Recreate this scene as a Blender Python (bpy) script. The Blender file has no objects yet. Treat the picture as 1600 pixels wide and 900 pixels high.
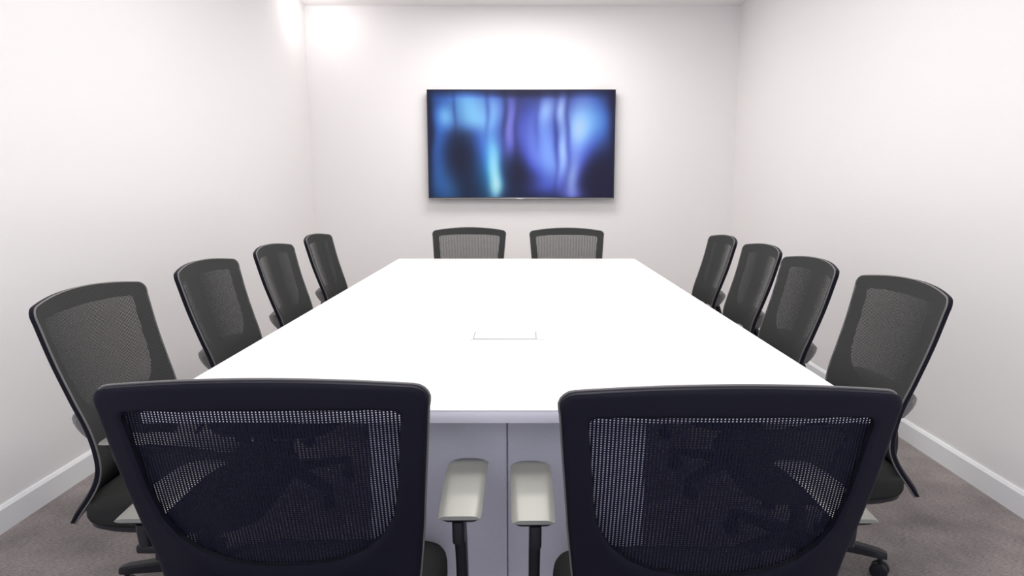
import bpy, bmesh, math, random
from mathutils import Vector, Matrix
random.seed(4)
C = bpy.context.scene.collection
sc = bpy.context.scene
PI = math.pi

# ------------------------------------------------------------------ camera
F = 1080.0
PITCH = math.atan((450 - 292) / F)
cam = bpy.data.cameras.new('camera'); cam_o = bpy.data.objects.new('camera', cam); C.objects.link(cam_o)
cam.sensor_width = 36.0; cam.lens = 36.0 * F / 1600.0
cam.shift_x = -15.0 / 1600.0
cam.clip_start = 0.02
cam_o.location = (0, 0, 1.2)
cam_o.rotation_euler = (PI / 2 - PITCH, 0, 0)
sc.camera = cam_o

# ------------------------------------------------------------------ world, exposure, lights
w = bpy.data.worlds.new('world'); sc.world = w; w.use_nodes = True
w.node_tree.nodes['Background'].inputs[0].default_value = (0.85, 0.86, 1.0, 1)
w.node_tree.nodes['Background'].inputs[1].default_value = 1.8
sc.view_settings.view_transform = 'Standard'
sc.view_settings.look = 'None'
sc.view_settings.exposure = 0.0
sc.view_settings.gamma = 1.0
sc.view_settings.use_curve_mapping = False
ROOM_L, ROOM_R, ROOM_BACK, ROOM_OPEN, ROOM_H = -1.83, 1.845, 6.10, -1.2, 2.71
PANEL_LIGHT = 20.5
SPOT_LIGHT = 2.6
def area_light(x, y, sx, sy, watts, col=(1.0, 0.965, 0.945)):
    l = bpy.data.lights.new('panel_lamp', 'AREA'); l.shape = 'RECTANGLE'; l.size = sx; l.size_y = sy
    l.energy = watts; l.color = col
    return l

# ------------------------------------------------------------------ materials
def mat(name, col, rough=0.5, metal=0.0, spec=0.5, coat=0.0):
    m = bpy.data.materials.new(name); m.use_nodes = True
    b = m.node_tree.nodes['Principled BSDF']
    b.inputs['Base Color'].default_value = (*col, 1); b.inputs['Roughness'].default_value = rough
    b.inputs['Metallic'].default_value = metal; b.inputs['Specular IOR Level'].default_value = spec
    b.inputs['Coat Weight'].default_value = coat
    return m
def bsdf(m): return m.node_tree.nodes['Principled BSDF']
def add_noise(m, scale, c0, c1, bump=0.0, stretch=(1, 1, 1), detail=6, bdist=0.002):
    nt = m.node_tree; N = nt.nodes.new
    tc = N('ShaderNodeTexCoord'); mp = N('ShaderNodeMapping'); mp.inputs['Scale'].default_value = stretch
    no = N('ShaderNodeTexNoise'); no.inputs['Scale'].default_value = scale; no.inputs['Detail'].default_value = detail
    cr = N('ShaderNodeValToRGB'); cr.color_ramp.elements[0].color = (*c0, 1); cr.color_ramp.elements[1].color = (*c1, 1)
    cr.color_ramp.elements[0].position = 0.35; cr.color_ramp.elements[1].position = 0.65
    L = nt.links.new
    L(tc.outputs['Object'], mp.inputs[0]); L(mp.outputs[0], no.inputs['Vector']); L(no.outputs[0], cr.inputs[0])
    L(cr.outputs[0], bsdf(m).inputs['Base Color'])
    if bump:
        bp = N('ShaderNodeBump'); bp.inputs['Strength'].default_value = bump; bp.inputs['Distance'].default_value = bdist
        L(no.outputs[0], bp.inputs['Height']); L(bp.outputs[0], bsdf(m).inputs['Normal'])
    return m

M = {}
M['wall'] = add_noise(mat('white_wall_paint', (.86, .84, .83), .75, spec=.2), 260, (.855, .84, .83), (.875, .86, .85), .06)
M['ceiling'] = add_noise(mat('ceiling_paint', (.80, .77, .76), .8, spec=.2), 200, (.91, .895, .885), (.93, .915, .905), .05)
M['trim'] = mat('white_gloss_trim', (.88, .90, .90), .4, spec=.4)
def carpet():
    m = mat('charcoal_carpet', (.07, .065, .065), .95, spec=.1)
    nt = m.node_tree; N = nt.nodes.new; L = nt.links.new
    tc = N('ShaderNodeTexCoord')
    a = N('ShaderNodeTexNoise'); a.inputs['Scale'].default_value = 160; a.inputs['Detail'].default_value = 8; a.inputs['Roughness'].default_value = .75
    b = N('ShaderNodeTexNoise'); b.inputs['Scale'].default_value = 5; b.inputs['Detail'].default_value = 5
    mp = N('ShaderNodeMapping'); mp.inputs['Scale'].default_value = (.45, 1.6, 1); mp.inputs['Rotation'].default_value = (0, 0, .25)
    L(tc.outputs['Object'], mp.inputs[0]); L(mp.outputs[0], a.inputs['Vector']); L(tc.outputs['Object'], b.inputs['Vector'])
    r1 = N('ShaderNodeValToRGB'); r1.color_ramp.elements[0].position = .3; r1.color_ramp.elements[1].position = .72
    r1.color_ramp.elements[0].color = (.15, .14, .138, 1); r1.color_ramp.elements[1].color = (.52, .485, .475, 1)
    r2 = N('ShaderNodeValToRGB'); r2.color_ramp.elements[0].position = .35; r2.color_ramp.elements[1].position = .65
    r2.color_ramp.elements[0].color = (.78, .76, .75, 1); r2.color_ramp.elements[1].color = (1.1, 1.05, 1.03, 1)
    mx = N('ShaderNodeMix'); mx.data_type = 'RGBA'; mx.blend_type = 'MULTIPLY'; mx.inputs[0].default_value = 1
    L(a.outputs[0], r1.inputs[0]); L(b.outputs[0], r2.inputs[0]); L(r1.outputs[0], mx.inputs[6]); L(r2.outputs[0], mx.inputs[7])
    L(mx.outputs[2], bsdf(m).inputs['Base Color'])
    bp = N('ShaderNodeBump'); bp.inputs['Strength'].default_value = .6; bp.inputs['Distance'].default_value = .006
    L(a.outputs[0], bp.inputs['Height']); L(bp.outputs[0], bsdf(m).inputs['Normal'])
    return m
M['carpet'] = carpet()
M['table_white'] = mat('white_laminate', (.92, .90, .895), .38, spec=.4)
M['edge_shaded'] = mat('shaded_white_edge', (.72, .71, .77), .45, spec=.3)  # same white as the top, with the edge's shade put into its colour
M['table_panel'] = add_noise(mat('grey_panel', (.62, .62, .69), .5, spec=.3), 420, (.60, .60, .67), (.65, .65, .72), .0)
M['gap'] = mat('shadow_gap_grey', (.12, .12, .12), .6)
M['plastic'] = add_noise(mat('black_navy_plastic', (.007, .007, .014), .6, spec=.14), 900, (.0055, .0055, .0115), (.0085, .0085, .017), .12, bdist=.0006)
M['plastic_black'] = mat('black_plastic', (.012, .012, .016), .45, spec=.35)
M['plastic_grey'] = mat('grey_plastic', (.17, .165, .16), .45, spec=.4)
M['trim_bead'] = mat('edge_bead_highlight', (.15, .145, .14), .4, spec=.45)  # seam bead; its lighter grey stands in for the rim's highlight
M['seat'] = add_noise(mat('charcoal_seat_fabric', (.025, .026, .025), .9, spec=.1), 1200, (.020, .021, .020), (.034, .036, .034), .3, bdist=.0008)
M['pad'] = mat('armrest_pad_satin', (.24, .245, .22), .42, metal=.45, spec=.8)
M['chrome'] = mat('dull_metal', (.35, .35, .36), .3, metal=1)
M['bezel'] = mat('black_bezel', (.012, .012, .016), .3, spec=.5)
M['silver'] = mat('silver_lettering', (.6, .6, .62), .3, metal=.6)
def mesh_fabric(name, col):
    m = mat(name, col, .8, spec=.15)
    nt = m.node_tree; N = nt.nodes.new; L = nt.links.new
    tc = N('ShaderNodeTexCoord'); sx = N('ShaderNodeSeparateXYZ'); L(tc.outputs['Object'], sx.inputs[0])
    def band(sock, pitch, width, off=0.0):
        a = N('ShaderNodeMath'); a.operation = 'MULTIPLY_ADD'; a.inputs[1].default_value = 1 / pitch; a.inputs[2].default_value = 100.0 + off
        f = N('ShaderNodeMath'); f.operation = 'FRACT'
        s = N('ShaderNodeMath'); s.operation = 'SUBTRACT'; s.inputs[1].default_value = .5
        b = N('ShaderNodeMath'); b.operation = 'ABSOLUTE'
        l = N('ShaderNodeMath'); l.operation = 'LESS_THAN'; l.inputs[1].default_value = width / 2
        L(sock, a.inputs[0]); L(a.outputs[0], f.inputs[0]); L(f.outputs[0], s.inputs[0]); L(s.outputs[0], b.inputs[0]); L(b.outputs[0], l.inputs[0])
        return l.outputs[0]
    hx = band(sx.outputs[0], .0056, MESH_HOLE_X); hz = band(sx.outputs[2], .0040, MESH_HOLE_Z)
    mu = N('ShaderNodeMath'); mu.operation = 'MULTIPLY'; L(hx, mu.inputs[0]); L(hz, mu.inputs[1])
    tr = N('ShaderNodeBsdfTransparent'); mx = N('ShaderNodeMixShader')
    L(mu.outputs[0], mx.inputs[0]); L(bsdf(m).outputs[0], mx.inputs[1]); L(tr.outputs[0], mx.inputs[2])
    L(mx.outputs[0], nt.nodes['Material Output'].inputs[0])
    return m
MESH_HOLE_X, MESH_HOLE_Z = .43, .62
MESH_LAYERS = (.0185, .0196)
M['mesh'] = mesh_fabric('woven_black_mesh', (.056, .058, .056))
M['mesh_shaded'] = mesh_fabric('shaded_mesh_rear', (.006, .006, .018))  # darker copy of the mesh: the shade on its rear is in the colour

# ------------------------------------------------------------------ helpers
def link_mesh(name, verts, faces, m, parent=None, smooth=True, sharp=None):
    me = bpy.data.meshes.new(name); me.from_pydata([tuple(v) for v in verts], [], faces); me.update()
    o = bpy.data.objects.new(name, me); C.objects.link(o); me.materials.append(m)
    bm = bmesh.new(); bm.from_mesh(me); bmesh.ops.recalc_face_normals(bm, faces=bm.faces); bm.to_mesh(me); bm.free()
    if smooth:
        me.polygons.foreach_set('use_smooth', [True] * len(me.polygons))
        me.set_sharp_from_angle(angle=math.radians(sharp or 40))
    if parent: o.parent = parent
    return o
def bm_obj(name, bm, m, parent=None, smooth=True, sharp=40):
    me = bpy.data.meshes.new(name); bm.to_mesh(me); bm.free(); me.materials.append(m)
    o = bpy.data.objects.new(name, me); C.objects.link(o)
    if smooth:
        me.polygons.foreach_set('use_smooth', [True] * len(me.polygons)); me.set_sharp_from_angle(angle=math.radians(sharp))
    if parent: o.parent = parent
    return o
def bx(bm, x0, x1, y0, y1, z0, z1, bevel=0.0, seg=2):
    r = bmesh.ops.create_cube(bm, size=1.0)
    for v in r['verts']:
        v.co = Vector((x0 + (v.co.x + .5) * (x1 - x0), y0 + (v.co.y + .5) * (y1 - y0), z0 + (v.co.z + .5) * (z1 - z0)))
    if bevel:
        es = {e for v in r['verts'] for e in v.link_edges}
        bmesh.ops.bevel(bm, geom=list(es), offset=bevel, segments=seg, profile=.5, affect='EDGES')
def box(name, x0, x1, y0, y1, z0, z1, m, parent=None, bevel=0.0, seg=2):
    bm = bmesh.new(); bx(bm, x0, x1, y0, y1, z0, z1, bevel, seg); return bm_obj(name, bm, m, parent)
def cyl(bm, p, axis, r, h, n=24, r2=None, bevel=0.0):
    q = Vector((0, 0, 1)).rotation_difference(Vector(axis).normalized()).to_matrix().to_4x4()
    g = bmesh.ops.create_cone(bm, cap_ends=True, segments=n, radius1=r, radius2=r if r2 is None else r2, depth=h, matrix=Matrix.Translation(p) @ q)
    if bevel:
        es = [e for e in {e for v in g['verts'] for e in v.link_edges} if any(len(f.verts) > 4 for f in e.link_faces)]
        bmesh.ops.bevel(bm, geom=es, offset=bevel, segments=3, profile=.5, affect='EDGES')
def tube(path, r, n=8, closed=False):
    """tube along a list of Vectors, returns verts, faces"""
    V, Fc = [], []; k = len(path)
    for i, p in enumerate(path):
        a = path[(i - 1) % k] if (closed or i) else p; b = path[(i + 1) % k] if (closed or i < k - 1) else p
        t = (b - a).normalized(); u = t.cross(Vector((0, 1, 0)))
        if u.length < 1e-3: u = t.cross(Vector((1, 0, 0)))
        u.normalize(); v = t.cross(u)
        for j in range(n):
            an = 2 * PI * j / n; V.append(p + u * (r * math.cos(an)) + v * (r * math.sin(an)))
    for i in range(k if closed else k - 1):
        for j in range(n):
            a = i * n + j; b = i * n + (j + 1) % n; c = ((i + 1) % k) * n + (j + 1) % n; d = ((i + 1) % k) * n + j
            Fc.append((a, b, c, d))
    if not closed: Fc += [tuple(range(n - 1, -1, -1)), tuple(range((k - 1) * n, k * n))]
    return V, Fc
def sweep(path, sec):
    """path: Vectors in the YZ plane; sec: list of (x, n) offsets along X and the in-plane normal, one list per path point"""
    V, Fc = [], []; k = len(path)
    for i, p in enumerate(path):
        t = (path[min(i + 1, k - 1)] - path[max(i - 1, 0)]).normalized(); nrm = Vector((0, -t.z, t.y))
        s = sec[i] if isinstance(sec[0], list) else sec
        for (x, n_) in s: V.append(p + Vector((x, 0, 0)) + nrm * n_)
    m_ = len(s)
    for i in range(k - 1):
        for j in range(m_):
            Fc.append((i * m_ + j, i * m_ + (j + 1) % m_, (i + 1) * m_ + (j + 1) % m_, (i + 1) * m_ + j))
    Fc += [tuple(range(m_)), tuple(range((k - 1) * m_, k * m_))]
    return V, Fc
def rrect(hx, hy, r, n=5):
    out = []
    for (cx, cy, a0) in ((hx - r, hy - r, 0), (-hx + r, hy - r, 90), (-hx + r, -hy + r, 180), (hx - r, -hy + r, 270)):
        for i in range(n + 1):
            a = math.radians(a0 + 90 * i / n); out.append((cx + r * math.cos(a), cy + r * math.sin(a)))
    return out
def spline(pts, n):
    """Catmull-Rom through pts, n samples per span"""
    P = [Vector(p) for p in pts]; P = [2 * P[0] - P[1]] + P + [2 * P[-1] - P[-2]]; out = []
    for i in range(1, len(P) - 2):
        for k in range(n):
            t = k / n; a, b, c, d = P[i - 1:i + 3]
            out.append(.5 * ((2 * b) + (c - a) * t + (2 * a - 5 * b + 4 * c - d) * t * t + (3 * b - a - 3 * c + d) * t ** 3))
    out.append(P[-2]); return out
def lerp_tab(tab, z):
    if z <= tab[0][0]: return tab[0][1]
    for (a, fa), (b, fb) in zip(tab, tab[1:]):
        if z <= b:
            t = (z - a) / (b - a); return fa + (fb - fa) * t
    return tab[-1][1]
def thing(name, label, cat, loc=(0, 0, 0), rz=0, group=None):
    o = bpy.data.objects.new(name, None); C.objects.link(o); o.location = loc; o.rotation_euler = (0, 0, rz)
    o.empty_display_size = .1; o['label'] = label; o['category'] = cat
    if group: o['group'] = group
    return o
def struct(o): o['kind'] = 'structure'; return o
def copy_tree(o, parent=None):
    c = o.copy(); C.objects.link(c)
    if parent: c.parent = parent
    for ch in [x for x in o.children]: copy_tree(ch, c)
    return c

# ------------------------------------------------------------------ room shell
T = .12
struct(box('floor', ROOM_L - T, ROOM_R + T, ROOM_OPEN, ROOM_BACK + T, -.1, 0, M['carpet']))
struct(box('ceiling', ROOM_L - T, ROOM_R + T, ROOM_OPEN, ROOM_BACK + T, ROOM_H, ROOM_H + .1, M['ceiling']))
struct(box('wall_left', ROOM_L - T, ROOM_L, ROOM_OPEN, ROOM_BACK, 0, ROOM_H, M['wall']))
struct(box('wall_right', ROOM_R, ROOM_R + T, ROOM_OPEN, ROOM_BACK, 0, ROOM_H, M['wall']))
struct(box('wall_back', ROOM_L - T, ROOM_R + T, ROOM_BACK, ROOM_BACK + T, 0, ROOM_H, M['wall']))
def baseboard(name, a, b, axis, wall):
    h, t = .095, .014; s = 1 if name != 'baseboard_right' else -1
    prof = [(0, 0), (t, 0), (t, h - .012), (t * .45, h), (0, h)]
    V = []
    for e in (a, b):
        for (d, z) in prof:
            V.append((wall + s * d, e, z) if axis == 'y' else (e, wall - d, z))
    n = 5; Fc = [(i, (i + 1) % n, n + (i + 1) % n, n + i) for i in range(n)] + [tuple(range(n)), tuple(range(2 * n - 1, n - 1, -1))]
    return struct(link_mesh(name, V, Fc, M['trim'], smooth=False))
baseboard('baseboard_left', ROOM_OPEN, ROOM_BACK, 'y', ROOM_L)
baseboard('baseboard_right', ROOM_OPEN, ROOM_BACK, 'y', ROOM_R)
baseboard('baseboard_back', ROOM_L + .014, ROOM_R - .014, 'x', ROOM_BACK)

# ------------------------------------------------------------------ conference table
TX, TY0, TY1, TZ = -.033, 1.42, 4.56, .73
THW = .78
tab = thing('conference_table', 'long white conference table with a flush cable lid and grey panel pedestals', 'table', (TX, (TY0 + TY1) / 2, 0))
hl = (TY1 - TY0) / 2
box('tabletop', -THW, THW, -hl, hl, TZ - .004, TZ, M['table_white'], tab, .0012)
box('edge_band', -THW, THW, -hl, hl, TZ - .030, TZ - .0042, M['edge_shaded'], tab, .0008)
PED = 1.525 - (TY0 + TY1) / 2
for sgn in (1, -1):
    y0, y1 = (PED, PED + .55) if sgn == 1 else (-PED - .93, -PED - .38)
    yf = (y0, y0 + .018) if sgn == 1 else (y1 - .018, y1)
    for x0, x1 in ((-.318, -.0017), (.0017, .318)):
        box('pedestal_panel', x0, x1, *yf, 0.0, TZ - .031, M['table_panel'], tab, .001)
    yb = (y0 + .0185, y1) if sgn == 1 else (y0, y1 - .0185)
    box('pedestal', -.316, .316, *yb, 0.0, TZ - .031, M['table_panel'], tab, .002)
box('beam', -.04, .04, PED + .551, -PED - .931, TZ - .11, TZ - .031, M['plastic_grey'], tab, .002)
# cable lid: dark strips laid on the tabletop as the shade in its gaps
by0 = 2.103 - (TY0 + TY1) / 2
cl = box('cable_lid_gap', -.1195, .0805, by0 + .010, by0 + .1200, TZ, TZ + .0006, M['gap'], tab)
box('cable_lid', -.1165, .0775, by0 + .0125, by0 + .1155, TZ + .0006, TZ + .0024, M['table_white'], tab, .0006)
box('cable_lid_gap_line', -.130, .103, by0 - .0035, by0 + .0005, TZ, TZ + .0007, M['gap'], tab)

# ------------------------------------------------------------------ television
tv = thing('television', 'large flat wall television with blurred blue streaks across its screen', 'television', (0, ROOM_BACK, 1.10))
X0, X1, ZT = -.803, .797, .915
YF = -.075
box('housing', X0, X1, YF + .004, -.03, 0, ZT, M['bezel'], tv, .004)
box('wall_mount', -.25, .25, -.03, 0, .25, .65, M['plastic_black'], tv, .003)
bm = bmesh.new(); bz = .007
bx(bm, X0, X1, YF - .001, YF + .004, ZT - bz, ZT, .0008); bx(bm, X0, X1, YF - .001, YF + .004, 0, bz + .004, .0008)
bx(bm, X0, X0 + bz, YF - .001, YF + .004, bz, ZT - bz); bx(bm, X1 - bz, X1, YF - .001, YF + .004, bz, ZT - bz)
bm_obj('bezel', bm, M['bezel'], tv)
strip = box('bottom_strip', X0 + .003, X1 - .003, YF - .004, YF + .001, -.002, .006, M['chrome'], tv, .001)
box('logo_badge', -.042, .012, YF - .006, YF - .001, -.006, .004, M['silver'], tv, .0015)
# screen surface: blurred vertical streaks in emitted vertex colours
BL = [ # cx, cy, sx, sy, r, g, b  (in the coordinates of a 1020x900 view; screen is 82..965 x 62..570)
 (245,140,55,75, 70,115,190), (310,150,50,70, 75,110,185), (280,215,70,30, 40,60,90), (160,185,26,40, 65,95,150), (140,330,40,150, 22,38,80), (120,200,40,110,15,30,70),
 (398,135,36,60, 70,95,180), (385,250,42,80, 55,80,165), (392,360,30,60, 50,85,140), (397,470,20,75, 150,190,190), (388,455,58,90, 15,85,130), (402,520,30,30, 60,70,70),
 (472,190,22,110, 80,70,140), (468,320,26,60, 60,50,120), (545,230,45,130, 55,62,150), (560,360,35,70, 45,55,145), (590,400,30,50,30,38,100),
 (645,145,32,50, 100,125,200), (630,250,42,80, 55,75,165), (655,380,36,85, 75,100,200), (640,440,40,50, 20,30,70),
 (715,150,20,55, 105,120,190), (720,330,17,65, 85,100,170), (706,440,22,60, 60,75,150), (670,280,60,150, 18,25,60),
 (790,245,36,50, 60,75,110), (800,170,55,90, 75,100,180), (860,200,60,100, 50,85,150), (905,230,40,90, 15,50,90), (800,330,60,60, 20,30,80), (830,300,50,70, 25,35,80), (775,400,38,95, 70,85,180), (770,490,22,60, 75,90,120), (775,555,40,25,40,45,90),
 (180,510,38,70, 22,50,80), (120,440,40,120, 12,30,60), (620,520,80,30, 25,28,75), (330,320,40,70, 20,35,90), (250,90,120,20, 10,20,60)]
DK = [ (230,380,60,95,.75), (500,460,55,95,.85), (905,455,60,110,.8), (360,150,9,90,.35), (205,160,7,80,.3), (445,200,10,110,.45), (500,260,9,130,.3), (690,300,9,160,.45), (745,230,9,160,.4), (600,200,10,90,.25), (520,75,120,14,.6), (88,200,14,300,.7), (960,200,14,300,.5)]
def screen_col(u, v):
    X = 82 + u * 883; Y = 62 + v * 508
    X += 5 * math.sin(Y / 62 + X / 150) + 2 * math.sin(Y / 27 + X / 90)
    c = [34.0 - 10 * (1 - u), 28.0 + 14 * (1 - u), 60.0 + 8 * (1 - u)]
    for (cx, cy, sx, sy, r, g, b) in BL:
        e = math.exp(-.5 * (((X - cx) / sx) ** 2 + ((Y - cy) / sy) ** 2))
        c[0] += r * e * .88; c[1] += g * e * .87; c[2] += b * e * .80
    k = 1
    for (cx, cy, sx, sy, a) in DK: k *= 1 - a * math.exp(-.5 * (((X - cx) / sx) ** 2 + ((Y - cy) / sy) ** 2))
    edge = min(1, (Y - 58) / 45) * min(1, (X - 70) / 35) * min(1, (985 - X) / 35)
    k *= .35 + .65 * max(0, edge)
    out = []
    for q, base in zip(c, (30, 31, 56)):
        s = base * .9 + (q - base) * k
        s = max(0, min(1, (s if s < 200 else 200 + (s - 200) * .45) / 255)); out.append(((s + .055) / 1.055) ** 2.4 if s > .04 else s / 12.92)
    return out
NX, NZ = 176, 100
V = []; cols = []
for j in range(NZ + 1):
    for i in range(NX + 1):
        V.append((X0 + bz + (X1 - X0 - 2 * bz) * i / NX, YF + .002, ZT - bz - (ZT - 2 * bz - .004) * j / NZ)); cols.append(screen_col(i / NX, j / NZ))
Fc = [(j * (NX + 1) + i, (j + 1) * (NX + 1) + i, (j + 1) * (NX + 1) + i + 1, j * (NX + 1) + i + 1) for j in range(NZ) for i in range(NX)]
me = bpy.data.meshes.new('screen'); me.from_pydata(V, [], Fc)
at = me.color_attributes.new('streak_colour', 'FLOAT_COLOR', 'POINT')
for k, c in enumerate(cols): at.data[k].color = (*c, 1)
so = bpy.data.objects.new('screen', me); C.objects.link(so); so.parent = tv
ms = mat('emissive_screen', (.004, .004, .008), .35, spec=.15)
an = ms.node_tree.nodes.new('ShaderNodeVertexColor'); an.layer_name = 'streak_colour'
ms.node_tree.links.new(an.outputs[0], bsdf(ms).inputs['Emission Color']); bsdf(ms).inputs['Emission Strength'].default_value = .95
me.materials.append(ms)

# ------------------------------------------------------------------ office chair
ZTOP = .923
PROF = [(.29, -.292), (.345, -.252), (.38, -.224), (.42, -.197), (.455, -.181), (.49, -.175), (.545, -.178), (.60, -.190), (.67, -.214), (.767, -.245), (.883, -.275), (.94, -.288)]
_sp = spline([(a, b, 0) for a, b in PROF], 8); PROF_S = [(p.x, p.y) for p in _sp]
WRAP = .036
HW = [(.29, .176), (.36, .192), (.45, .206), (.55, .219), (.65, .230), (.80, .243), (.94, .254)]
def surf(x, z, off=0.0):
    """rear surface of the back; off > 0 moves it forward"""
    d = lerp_tab(PROF_S, z); w_ = lerp_tab(HW, z)
    return Vector((x, d - WRAP * (1 - min(1.2, (x / w_) ** 2)) + off, z))
def outline_outer(n=220):
    pts = []
    zc = ZTOP - .022
    def top(x): return ZTOP - .022 * (x / .254) ** 2
    R = .021
    # right side from bottom to top, corner, top, mirrored
    right = []
    zb = .305; rb = .025
    for i in range(9):
        a = -PI / 2 + PI / 2 * i / 8; right.append((lerp_tab(HW, zb + rb) - rb + rb * math.cos(a), zb + rb + rb * math.sin(a)))
    zz = zb + rb
    while zz < zc - R - .01: zz += .02; right.append((lerp_tab(HW, zz), min(zz, zc - R)))
    cx = lerp_tab(HW, zc) - R; cz = zc - R
    for i in range(9):
        a = PI / 2 * i / 8; right.append((cx + R * math.cos(a), cz + R * math.sin(a) + (top(cx + R * math.cos(a)) - zc) * math.sin(a) * 1.0))
    for i in range(1, 10): x = cx * (1 - i / 10); right.append((x, top(x)))
    left = [(-x, z) for x, z in reversed(right[:-0 or None])]
    pts = [(0, zb)] + right + [(0, ZTOP)] + left
    return pts
def outline_inner():
    zt, R = .877, .016
    right = [(0, .583), (.05, .585), (.095, .592), (.135, .608), (.165, .634), (.185, .670), (.195, .72), (.201, .78), (.207, .84)]
    for i in range(7):
        a = PI / 2 * i / 6; right.append((.210 - R + R * math.cos(a), zt - .008 - R + R * math.sin(a)))
    for i in range(1, 6): x = .194 * (1 - i / 6); right.append((x, zt - .008 * (x / .210) ** 2))
    return right + [(0, zt)] + [(-x, z) for x, z in reversed(right[1:])]
CEN = (0.0, .74)
def polar(poly, n):
    """resample a star-shaped outline at n fixed directions about CEN"""
    out = []
    for k in range(n):
        a = 2 * PI * k / n - PI / 2; dx, dz = math.cos(a), math.sin(a); best = None
        for i in range(len(poly)):
            x1, z1 = poly[i][0] - CEN[0], poly[i][1] - CEN[1]; x2, z2 = poly[(i + 1) % len(poly)][0] - CEN[0], poly[(i + 1) % len(poly)][1] - CEN[1]
            ex, ez = x2 - x1, z2 - z1; den = dx * ez - dz * ex
            if abs(den) < 1e-12: continue
            t = (x1 * ez - z1 * ex) / den; s = (x1 * dz - z1 * dx) / den
            if t > 0 and -1e-6 <= s <= 1 + 1e-6 and (best is None or t > best): best = t
        out.append((CEN[0] + dx * best, CEN[1] + dz * best))
    return out
NP = 240
OUT = polar(outline_outer(), NP); INN = polar(outline_inner(), NP)
def make_back_frame(parent):
    NR = 12; V = []; Fc = []
    th = .016
    for side in (0, 1):
        for r in range(NR + 1):
            t = r / NR
            for k in range(NP):
                x = INN[k][0] + (OUT[k][0] - INN[k][0]) * t; z = INN[k][1] + (OUT[k][1] - INN[k][1]) * t
                # the rear face rounds towards both rims
                rim = min(t, 1 - t) * math.hypot(OUT[k][0] - INN[k][0], OUT[k][1] - INN[k][1])
                rd = .004 * max(0, 1 - rim / .007) ** 2
                V.append(surf(x, z, (rd if side == 0 else th)))
    S = (NR + 1) * NP
    for r in range(NR):
        for k in range(NP):
            a = r * NP + k; b = r * NP + (k + 1) % NP; c = (r + 1) * NP + (k + 1) % NP; d = (r + 1) * NP + k
            Fc.append((a, b, c, d)); Fc.append((S + a, S + d, S + c, S + b))
    for k in range(NP):
        k2 = (k + 1) % NP
        Fc.append((k, S + k, S + k2, k2)); o = NR * NP; Fc.append((o + k, o + k2, S + o + k2, S + o + k))
    return link_mesh('back_frame', V, Fc, M['plastic'], parent, sharp=50)
def make_mesh_panel(parent):
    # woven skin over the whole front, two layers so that it closes up when seen at an angle
    V = []; Fc = []
    poly = [(x * .985, z) for x, z in outline_outer()]
    def half(z):
        m_ = 0
        for i in range(len(poly)):
            (x1, z1), (x2, z2) = poly[i], poly[(i + 1) % len(poly)]
            if (z1 - z) * (z2 - z) <= 0 and abs(z1 - z2) > 1e-9: m_ = max(m_, abs(x1 + (x2 - x1) * (z - z1) / (z2 - z1)))
        return m_
    zs = [.35 + .02 * i for i in range(26)] + [ZTOP - d for d in (.056, .048, .042, .036, .031, .026, .023, .020, .016, .012, .008, .004, .0008)]
    NXX = 36
    for layer in (MESH_LAYERS):
        base = len(V)
        for z in zs:
            h = half(z)
            for i in range(NXX + 1):
                x = h * (-1 + 2 * i / NXX); V.append(surf(x, z, layer - (.003 if z > ZTOP - .003 else 0)))
        for r in range(len(zs) - 1):
            for i in range(NXX):
                a = base + r * (NXX + 1) + i; Fc.append((a, a + 1, a + NXX + 2, a + NXX + 1))
    me = bpy.data.meshes.new('mesh_fabric'); me.from_pydata([tuple(v) for v in V], [], Fc); me.materials.append(M['mesh']); me.materials.append(M['mesh_shaded'])
    half_n = len(me.polygons) // 2
    for q in me.polygons: q.material_index = 1 if q.index < half_n else 0
    me.polygons.foreach_set('use_smooth', [True] * len(me.polygons))
    o = bpy.data.objects.new('mesh_fabric', me); C.objects.link(o); o.parent = parent; return o
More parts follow.
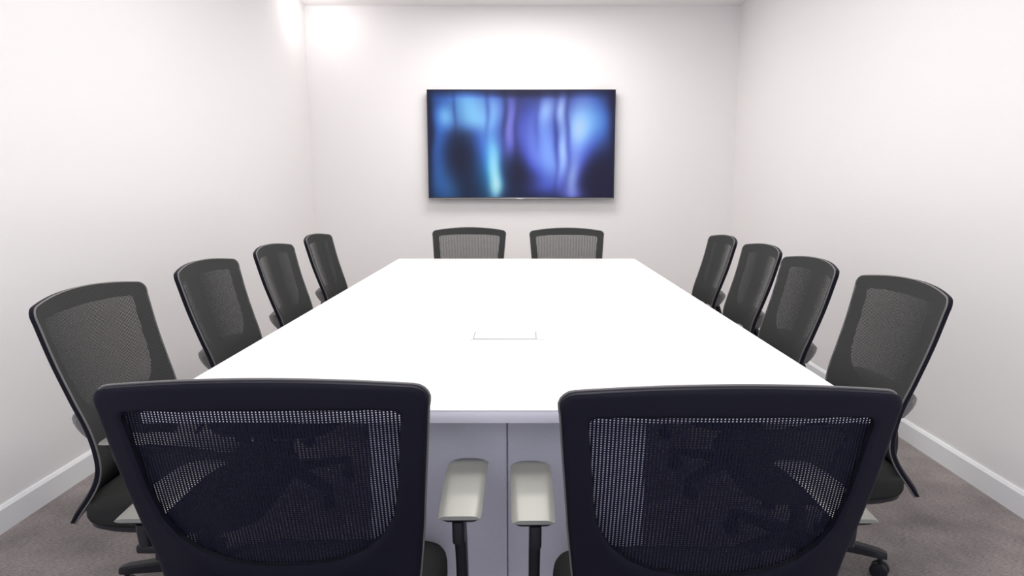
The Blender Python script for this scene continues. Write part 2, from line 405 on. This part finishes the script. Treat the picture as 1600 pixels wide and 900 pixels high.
def make_chair():
    t = thing('office_chair', 'x', 'chair', (0, 0, 0), 0, 'black mesh office chairs around the conference table')
    fr = make_back_frame(t)
    make_mesh_panel(t)
    V, Fc = tube([surf(x * 1.002, ZC, .0185) for x, ZC in [(p[0], p[1] + (.0008 if p[1] > .89 else 0)) for p in OUT]], .0024, 8, True)
    link_mesh('edge_bead', V, Fc, M['trim_bead'], t, sharp=80)
    # bracket clasping the lower back, standing out behind it
    xs = [-.185 + .37 * i / 24 for i in range(25)]
    V = []; Fc = []
    sec = [(-.004, .002), (.004, .014), (.012, .026), (.026, .031), (.044, .030), (.052, .022), (.051, .008), (.044, -.008), (.034, -.022), (.020, -.036), (.004, -.040)]
    for i, x in enumerate(xs):
        e = 1 - max(0, (abs(x) - .165) / .02) * .35
        for (d, dz) in sec:
            p = surf(x, .518 + dz * e); V.append((x, p.y - d * e + .004, p.z))
    m_ = len(sec)
    for i in range(24):
        for j in range(m_): Fc.append((i * m_ + j, i * m_ + (j + 1) % m_, (i + 1) * m_ + (j + 1) % m_, (i + 1) * m_ + j))
    Fc += [tuple(range(m_)), tuple(range(24 * m_, 25 * m_))]
    link_mesh('lumbar_bracket', V, Fc, M['plastic_grey'], t, sharp=35)
    path = spline([(0, -.02, .300), (0, -.16, .290), (0, -.25, .310), (0, -.272, .39), (0, -.268, .46), (0, -.250, .52)], 6)
    V, Fc = sweep(path, rrect(.034, .012, .008, 3)); link_mesh('back_spine', V, Fc, M['plastic_black'], t, sharp=40)
    # seat cushion: superellipse plan, crowned, waterfall front
    def plan(a, s):
        ca, sa = math.cos(a), math.sin(a); e = 2 / 5.5
        x = math.copysign(abs(ca) ** e, ca) * .238; y = math.copysign(abs(sa) ** e, sa) * .236
        x *= 1 - .05 * max(0, -y / .236)
        return x * s, y * s
    def seatm(name, rings, m):
        V = []; Fc = []; n = 64
        for (s, z) in rings:
            for k in range(n):
                x, y = plan(2 * PI * k / n, s)
                V.append((x, y - .002, z - .035 + (-.016 * max(0, (y - .08) / .15) ** 2 if z > .39 else 0) + (.006 * (abs(x) / .23) ** 2 if (z > .42 and s < .9) else 0)))
        for r in range(len(rings) - 1):
            for k in range(n): Fc.append((r * n + k, r * n + (k + 1) % n, (r + 1) * n + (k + 1) % n, (r + 1) * n + k))
        Fc += [tuple(range(n)), tuple(range((len(rings) - 1) * n, len(rings) * n))]
        return link_mesh(name, V, Fc, m, t, sharp=50)
    seatm('seat', [(.95, .388), (.985, .392), (1.0, .402), (1.0, .420), (.992, .432), (.97, .441), (.93, .446), (.85, .448), (.7, .447), (.5, .445), (.3, .444), (.12, .444)], M['seat'])
    seatm('seat_shell', [(.55, .352), (.75, .356), (.90, .366), (.965, .378), (.965, .388), (.93, .389)], M['plastic_black'])
    bm = bmesh.new(); bx(bm, -.085, .085, -.12, .13, .272, .322, .014, 3); bm_obj('tilt_mechanism', bm, M['plastic_black'], t)
    bm = bmesh.new(); cyl(bm, Vector((.17, .05, .300)), (1, 0, 0), .005, .18, 10); bx(bm, .235, .285, .035, .068, .293, .307, .006, 3)
    bm_obj('height_lever', bm, M['plastic_black'], t)
    # arms
    for s in (-1, 1):
        NL, NW = 22, 12; V = []; Fc = []
        for lay in (0, 1):
            for i in range(NL + 1):
                u = i / NL; y = -.130 + .320 * u
                hw = .0385 + .004 * math.sin(PI * min(1, u * 1.1) * .5)
                # rounded ends in plan
                fr_ = max(0, (u - .90) / .10); hw *= math.sqrt(max(.0, 1 - (fr_ * .80) ** 2)) if fr_ > 0 else 1
                rr = max(0, (.04 - u) / .04); hw *= 1 - .04 * rr ** 2
                zc = .624 + .003 * math.sin(PI * u) - .022 * max(0, (u - .45) / .55) ** 2
                cx = s * .284
                for j in range(NW + 1):
                    q = -1 + 2 * j / NW; x = cx + hw * q
                    edge = abs(q) ** 8
                    V.append((x, y, zc - .005 * edge + .0006 * (1 - q * q) if lay == 0 else zc - .008 + .0026 * edge + .001 * rr))
        W1 = NW + 1; S = (NL + 1) * W1
        for i in range(NL):
            for j in range(NW):
                a = i * W1 + j; Fc.append((a, a + 1, a + W1 + 1, a + W1)); Fc.append((S + a, S + a + W1, S + a + W1 + 1, S + a + 1))
        for i in range(NL):
            for j in (0, NW): a = i * W1 + j; Fc.append((a, a + W1, S + a + W1, S + a))
        for j in range(NW):
            for i in (0, NL): a = i * W1 + j; Fc.append((a, S + a, S + a + 1, a + 1))
        link_mesh('armrest_pad', V, Fc, M['pad'], t, sharp=45)
        V = []; Fc = []
        po = rrect(.034, .128, .012, 4)
        for (k_, z) in ((.94, .617), (1, .612), (.90, .604)):
            for (a, b) in po: V.append((s * .284 + a * k_, .004 + b * k_, z - .010 * max(0, b / .128) ** 2))
        n_ = len(po)
        for r in range(2):
            for j in range(n_): Fc.append((r * n_ + j, r * n_ + (j + 1) % n_, (r + 1) * n_ + (j + 1) % n_, (r + 1) * n_ + j))
        Fc += [tuple(range(n_)), tuple(range(2 * n_, 3 * n_))]
        link_mesh('armrest_tray', V, Fc, M['plastic_black'], t, sharp=40)
        # support: broad sleeve under the pad, slimmer stem sweeping down and forward, then a bar in under the seat
        path = spline([(0, -.070, .612), (0, -.067, .585), (0, -.055, .555), (0, -.035, .51), (0, -.02, .46), (0, -.01, .37), (0, -.01, .300)], 5)
        secs = []
        for i in range(len(path)):
            u = i / (len(path) - 1); h = .052 if u < .20 else .052 - .030 * min(1, (u - .20) / .12)
            secs.append([(s * .280 + a, b) for a, b in rrect(.0105, h, .006, 3)])
        V, Fc = sweep(path, secs); link_mesh('arm_support', V, Fc, M['plastic_black'], t, sharp=40)
        xa, xb = sorted((s * .07, s * .288))
        box('arm_bar', xa, xb, -.04, .02, .286, .308, M['plastic_black'], t, .006, 3)
    # gas column and star base
    bm = bmesh.new(); cyl(bm, Vector((0, 0, .23)), (0, 0, 1), .016, .10, 20); bm_obj('gas_column', bm, M['chrome'], t)
    bm = bmesh.new(); cyl(bm, Vector((0, 0, .15)), (0, 0, 1), .028, .14, 24, .024, .003); bm_obj('column_cover', bm, M['plastic_black'], t)
    bm = bmesh.new(); cyl(bm, Vector((0, 0, .095)), (0, 0, 1), .042, .05, 28, .034, .004); bm_obj('base_hub', bm, M['plastic_black'], t)
    for k in range(5):
        a = math.radians(54 + 72 * k); ro = Matrix.Rotation(a, 4, 'Z')
        V = []; Fc = []; n = 12
        for i in range(n + 1):
            u = i / n; r = .028 + .232 * u; zt = .118 - .030 * u ** 1.5; hw = .024 - .008 * u; th = .036 - .014 * u
            if i == n: hw *= .75; zt -= .003; th -= .004
            for (x, z) in ((-hw, zt - th), (-hw, zt - .006), (-hw * .7, zt), (hw * .7, zt), (hw, zt - .006), (hw, zt - th)): V.append(ro @ Vector((r, x, z)))
        for i in range(n):
            for j in range(6): Fc.append((i * 6 + j, i * 6 + (j + 1) % 6, i * 6 + 6 + (j + 1) % 6, i * 6 + 6 + j))
        Fc += [tuple(range(6)), tuple(range(n * 6, n * 6 + 6))]
        link_mesh('base_leg', V, Fc, M['plastic_black'], t, sharp=40)
        bm = bmesh.new(); c = ro @ Vector((.243, 0, .026)); ax = ro @ Vector((.35, 1, 0))
        axn = ax.normalized()
        for d in (-.0125, .0125): cyl(bm, Vector(c) + axn * d, ax, .026, .015, 24, None, .004)
        cyl(bm, Vector(c), ax, .010, .02, 12); cyl(bm, ro @ Vector((.243, 0, .058)), (0, 0, 1), .007, .03, 10)
        bm_obj('caster', bm, M['plastic_black'], t)
    return t

# x, y, facing (sitter's direction), label
CH = [
 (-.396, 1.274, 1, 'black mesh office chair seen from behind, in the left foreground'),
 (.304, 1.243, .5, 'black mesh office chair seen from behind, in the right foreground'),
 (-.930, 1.91, -90, 'black mesh office chair on the left table side, nearest the camera'),
 (-.918, 2.60, -90, 'black mesh office chair on the left table side, second from the camera'),
 (-.925, 3.33, -90, 'black mesh office chair on the left table side, third from the camera'),
 (-.928, 4.07, -90, 'black mesh office chair on the left table side, farthest from the camera'),
 (.878, 2.07, 90, 'black mesh office chair on the right table side, nearest the camera'),
 (.855, 2.69, 90, 'black mesh office chair on the right table side, second from the camera'),
 (.890, 3.33, 90, 'black mesh office chair on the right table side, third from the camera'),
 (.882, 3.96, 90, 'black mesh office chair on the right table side, farthest from the camera'),
 (-.358, 4.47, 180, 'black mesh office chair at the far table end, under the left half of the television'),
 (.305, 4.42, 180, 'black mesh office chair at the far table end, under the right half of the television'),
]
proto = make_chair()
for i, (x, y, deg, lab) in enumerate(CH):
    o = proto if i == 0 else copy_tree(proto)
    o.location = (x, y, 0); o.rotation_euler = (0, 0, math.radians(deg)); o['label'] = lab
    if i == 1:
        for ch in o.children:
            if ch.name.split('.')[0] in ('armrest_pad', 'armrest_tray', 'arm_support'): ch.location = (0, .022, 0)
    if i > 1:   # arms of these chairs are set lower and further forward
        for ch in o.children:
            k = ch.name.split('.')[0]
            if k in ('armrest_pad', 'armrest_tray', 'arm_support'): ch.location = (-.018 if ch.data.vertices[0].co.x > 0 else .018, .03, -.04)
            if k in ('base_leg', 'caster') and i == 6: ch.rotation_euler = (0, 0, math.radians(-18))
            if k == 'lumbar_bracket': ch.location = (0, -.012, .062)
            if k in ('seat', 'seat_shell'): ch.location = (0, 0, -.028)

# ------------------------------------------------------------------ ceiling lights (out of view, they light the room)
m_em = mat('lit_diffuser', (.9, .9, .9), .5); bsdf(m_em).inputs['Emission Color'].default_value = (1, .97, .95, 1); bsdf(m_em).inputs['Emission Strength'].default_value = 4
def ceiling_panel(x, y, sx, sy, watts, label):
    t = thing('ceiling_light', label, 'light', (x, y, ROOM_H), 0, 'square ceiling panels')
    bm = bmesh.new(); f = .02
    for a in ((-sx/2-f, sx/2+f, sy/2, sy/2+f), (-sx/2-f, sx/2+f, -sy/2-f, -sy/2), (-sx/2-f, -sx/2, -sy/2, sy/2), (sx/2, sx/2+f, -sy/2, sy/2)):
        bx(bm, a[0], a[1], a[2], a[3], -.012, 0)
    bm_obj('frame', bm, M['trim'], t, False)
    box('diffuser', -sx/2, sx/2, -sy/2, sy/2, -.008, 0, m_em, t)
    l = area_light(x, y, sx * .96, sy * .96, watts); o = bpy.data.objects.new('panel_lamp', l); C.objects.link(o); o.parent = t; o.location = (0, 0, -.014)
    return t
ceiling_panel(0, 1.3, 1.2, .6, PANEL_LIGHT, 'white ceiling light panel above the near end of the table')
ceiling_panel(0, 3.2, 1.2, .6, PANEL_LIGHT, 'white ceiling light panel above the middle of the table')
ceiling_panel(0, 5.1, 1.2, .6, PANEL_LIGHT * .95, 'unseen ceiling light panel added to brighten the television wall')  # third panel, unseen, added to lift the far wall
def downlight(x, y, watts, label):
    t = thing('downlight', label, 'light', (x, y, ROOM_H))
    V, Fc = tube([Vector((.06 * math.cos(a * PI / 16), .06 * math.sin(a * PI / 16), -.003)) for a in range(32)], .006, 6, True)
    link_mesh('ring', V, Fc, M['trim'], t)
    bm = bmesh.new(); cyl(bm, Vector((0, 0, -.003)), (0, 0, 1), .055, .004, 32); bm_obj('diffuser', bm, m_em, t)
    l = bpy.data.lights.new('downlight_lamp', 'POINT'); l.energy = watts; l.shadow_soft_size = .05; l.color = (1, .95, .95)
    o = bpy.data.objects.new('downlight_lamp', l); C.objects.link(o); o.parent = t; o.location = (0, 0, -.07)
downlight(-1.60, 5.72, SPOT_LIGHT, 'round ceiling downlight in the far left corner')
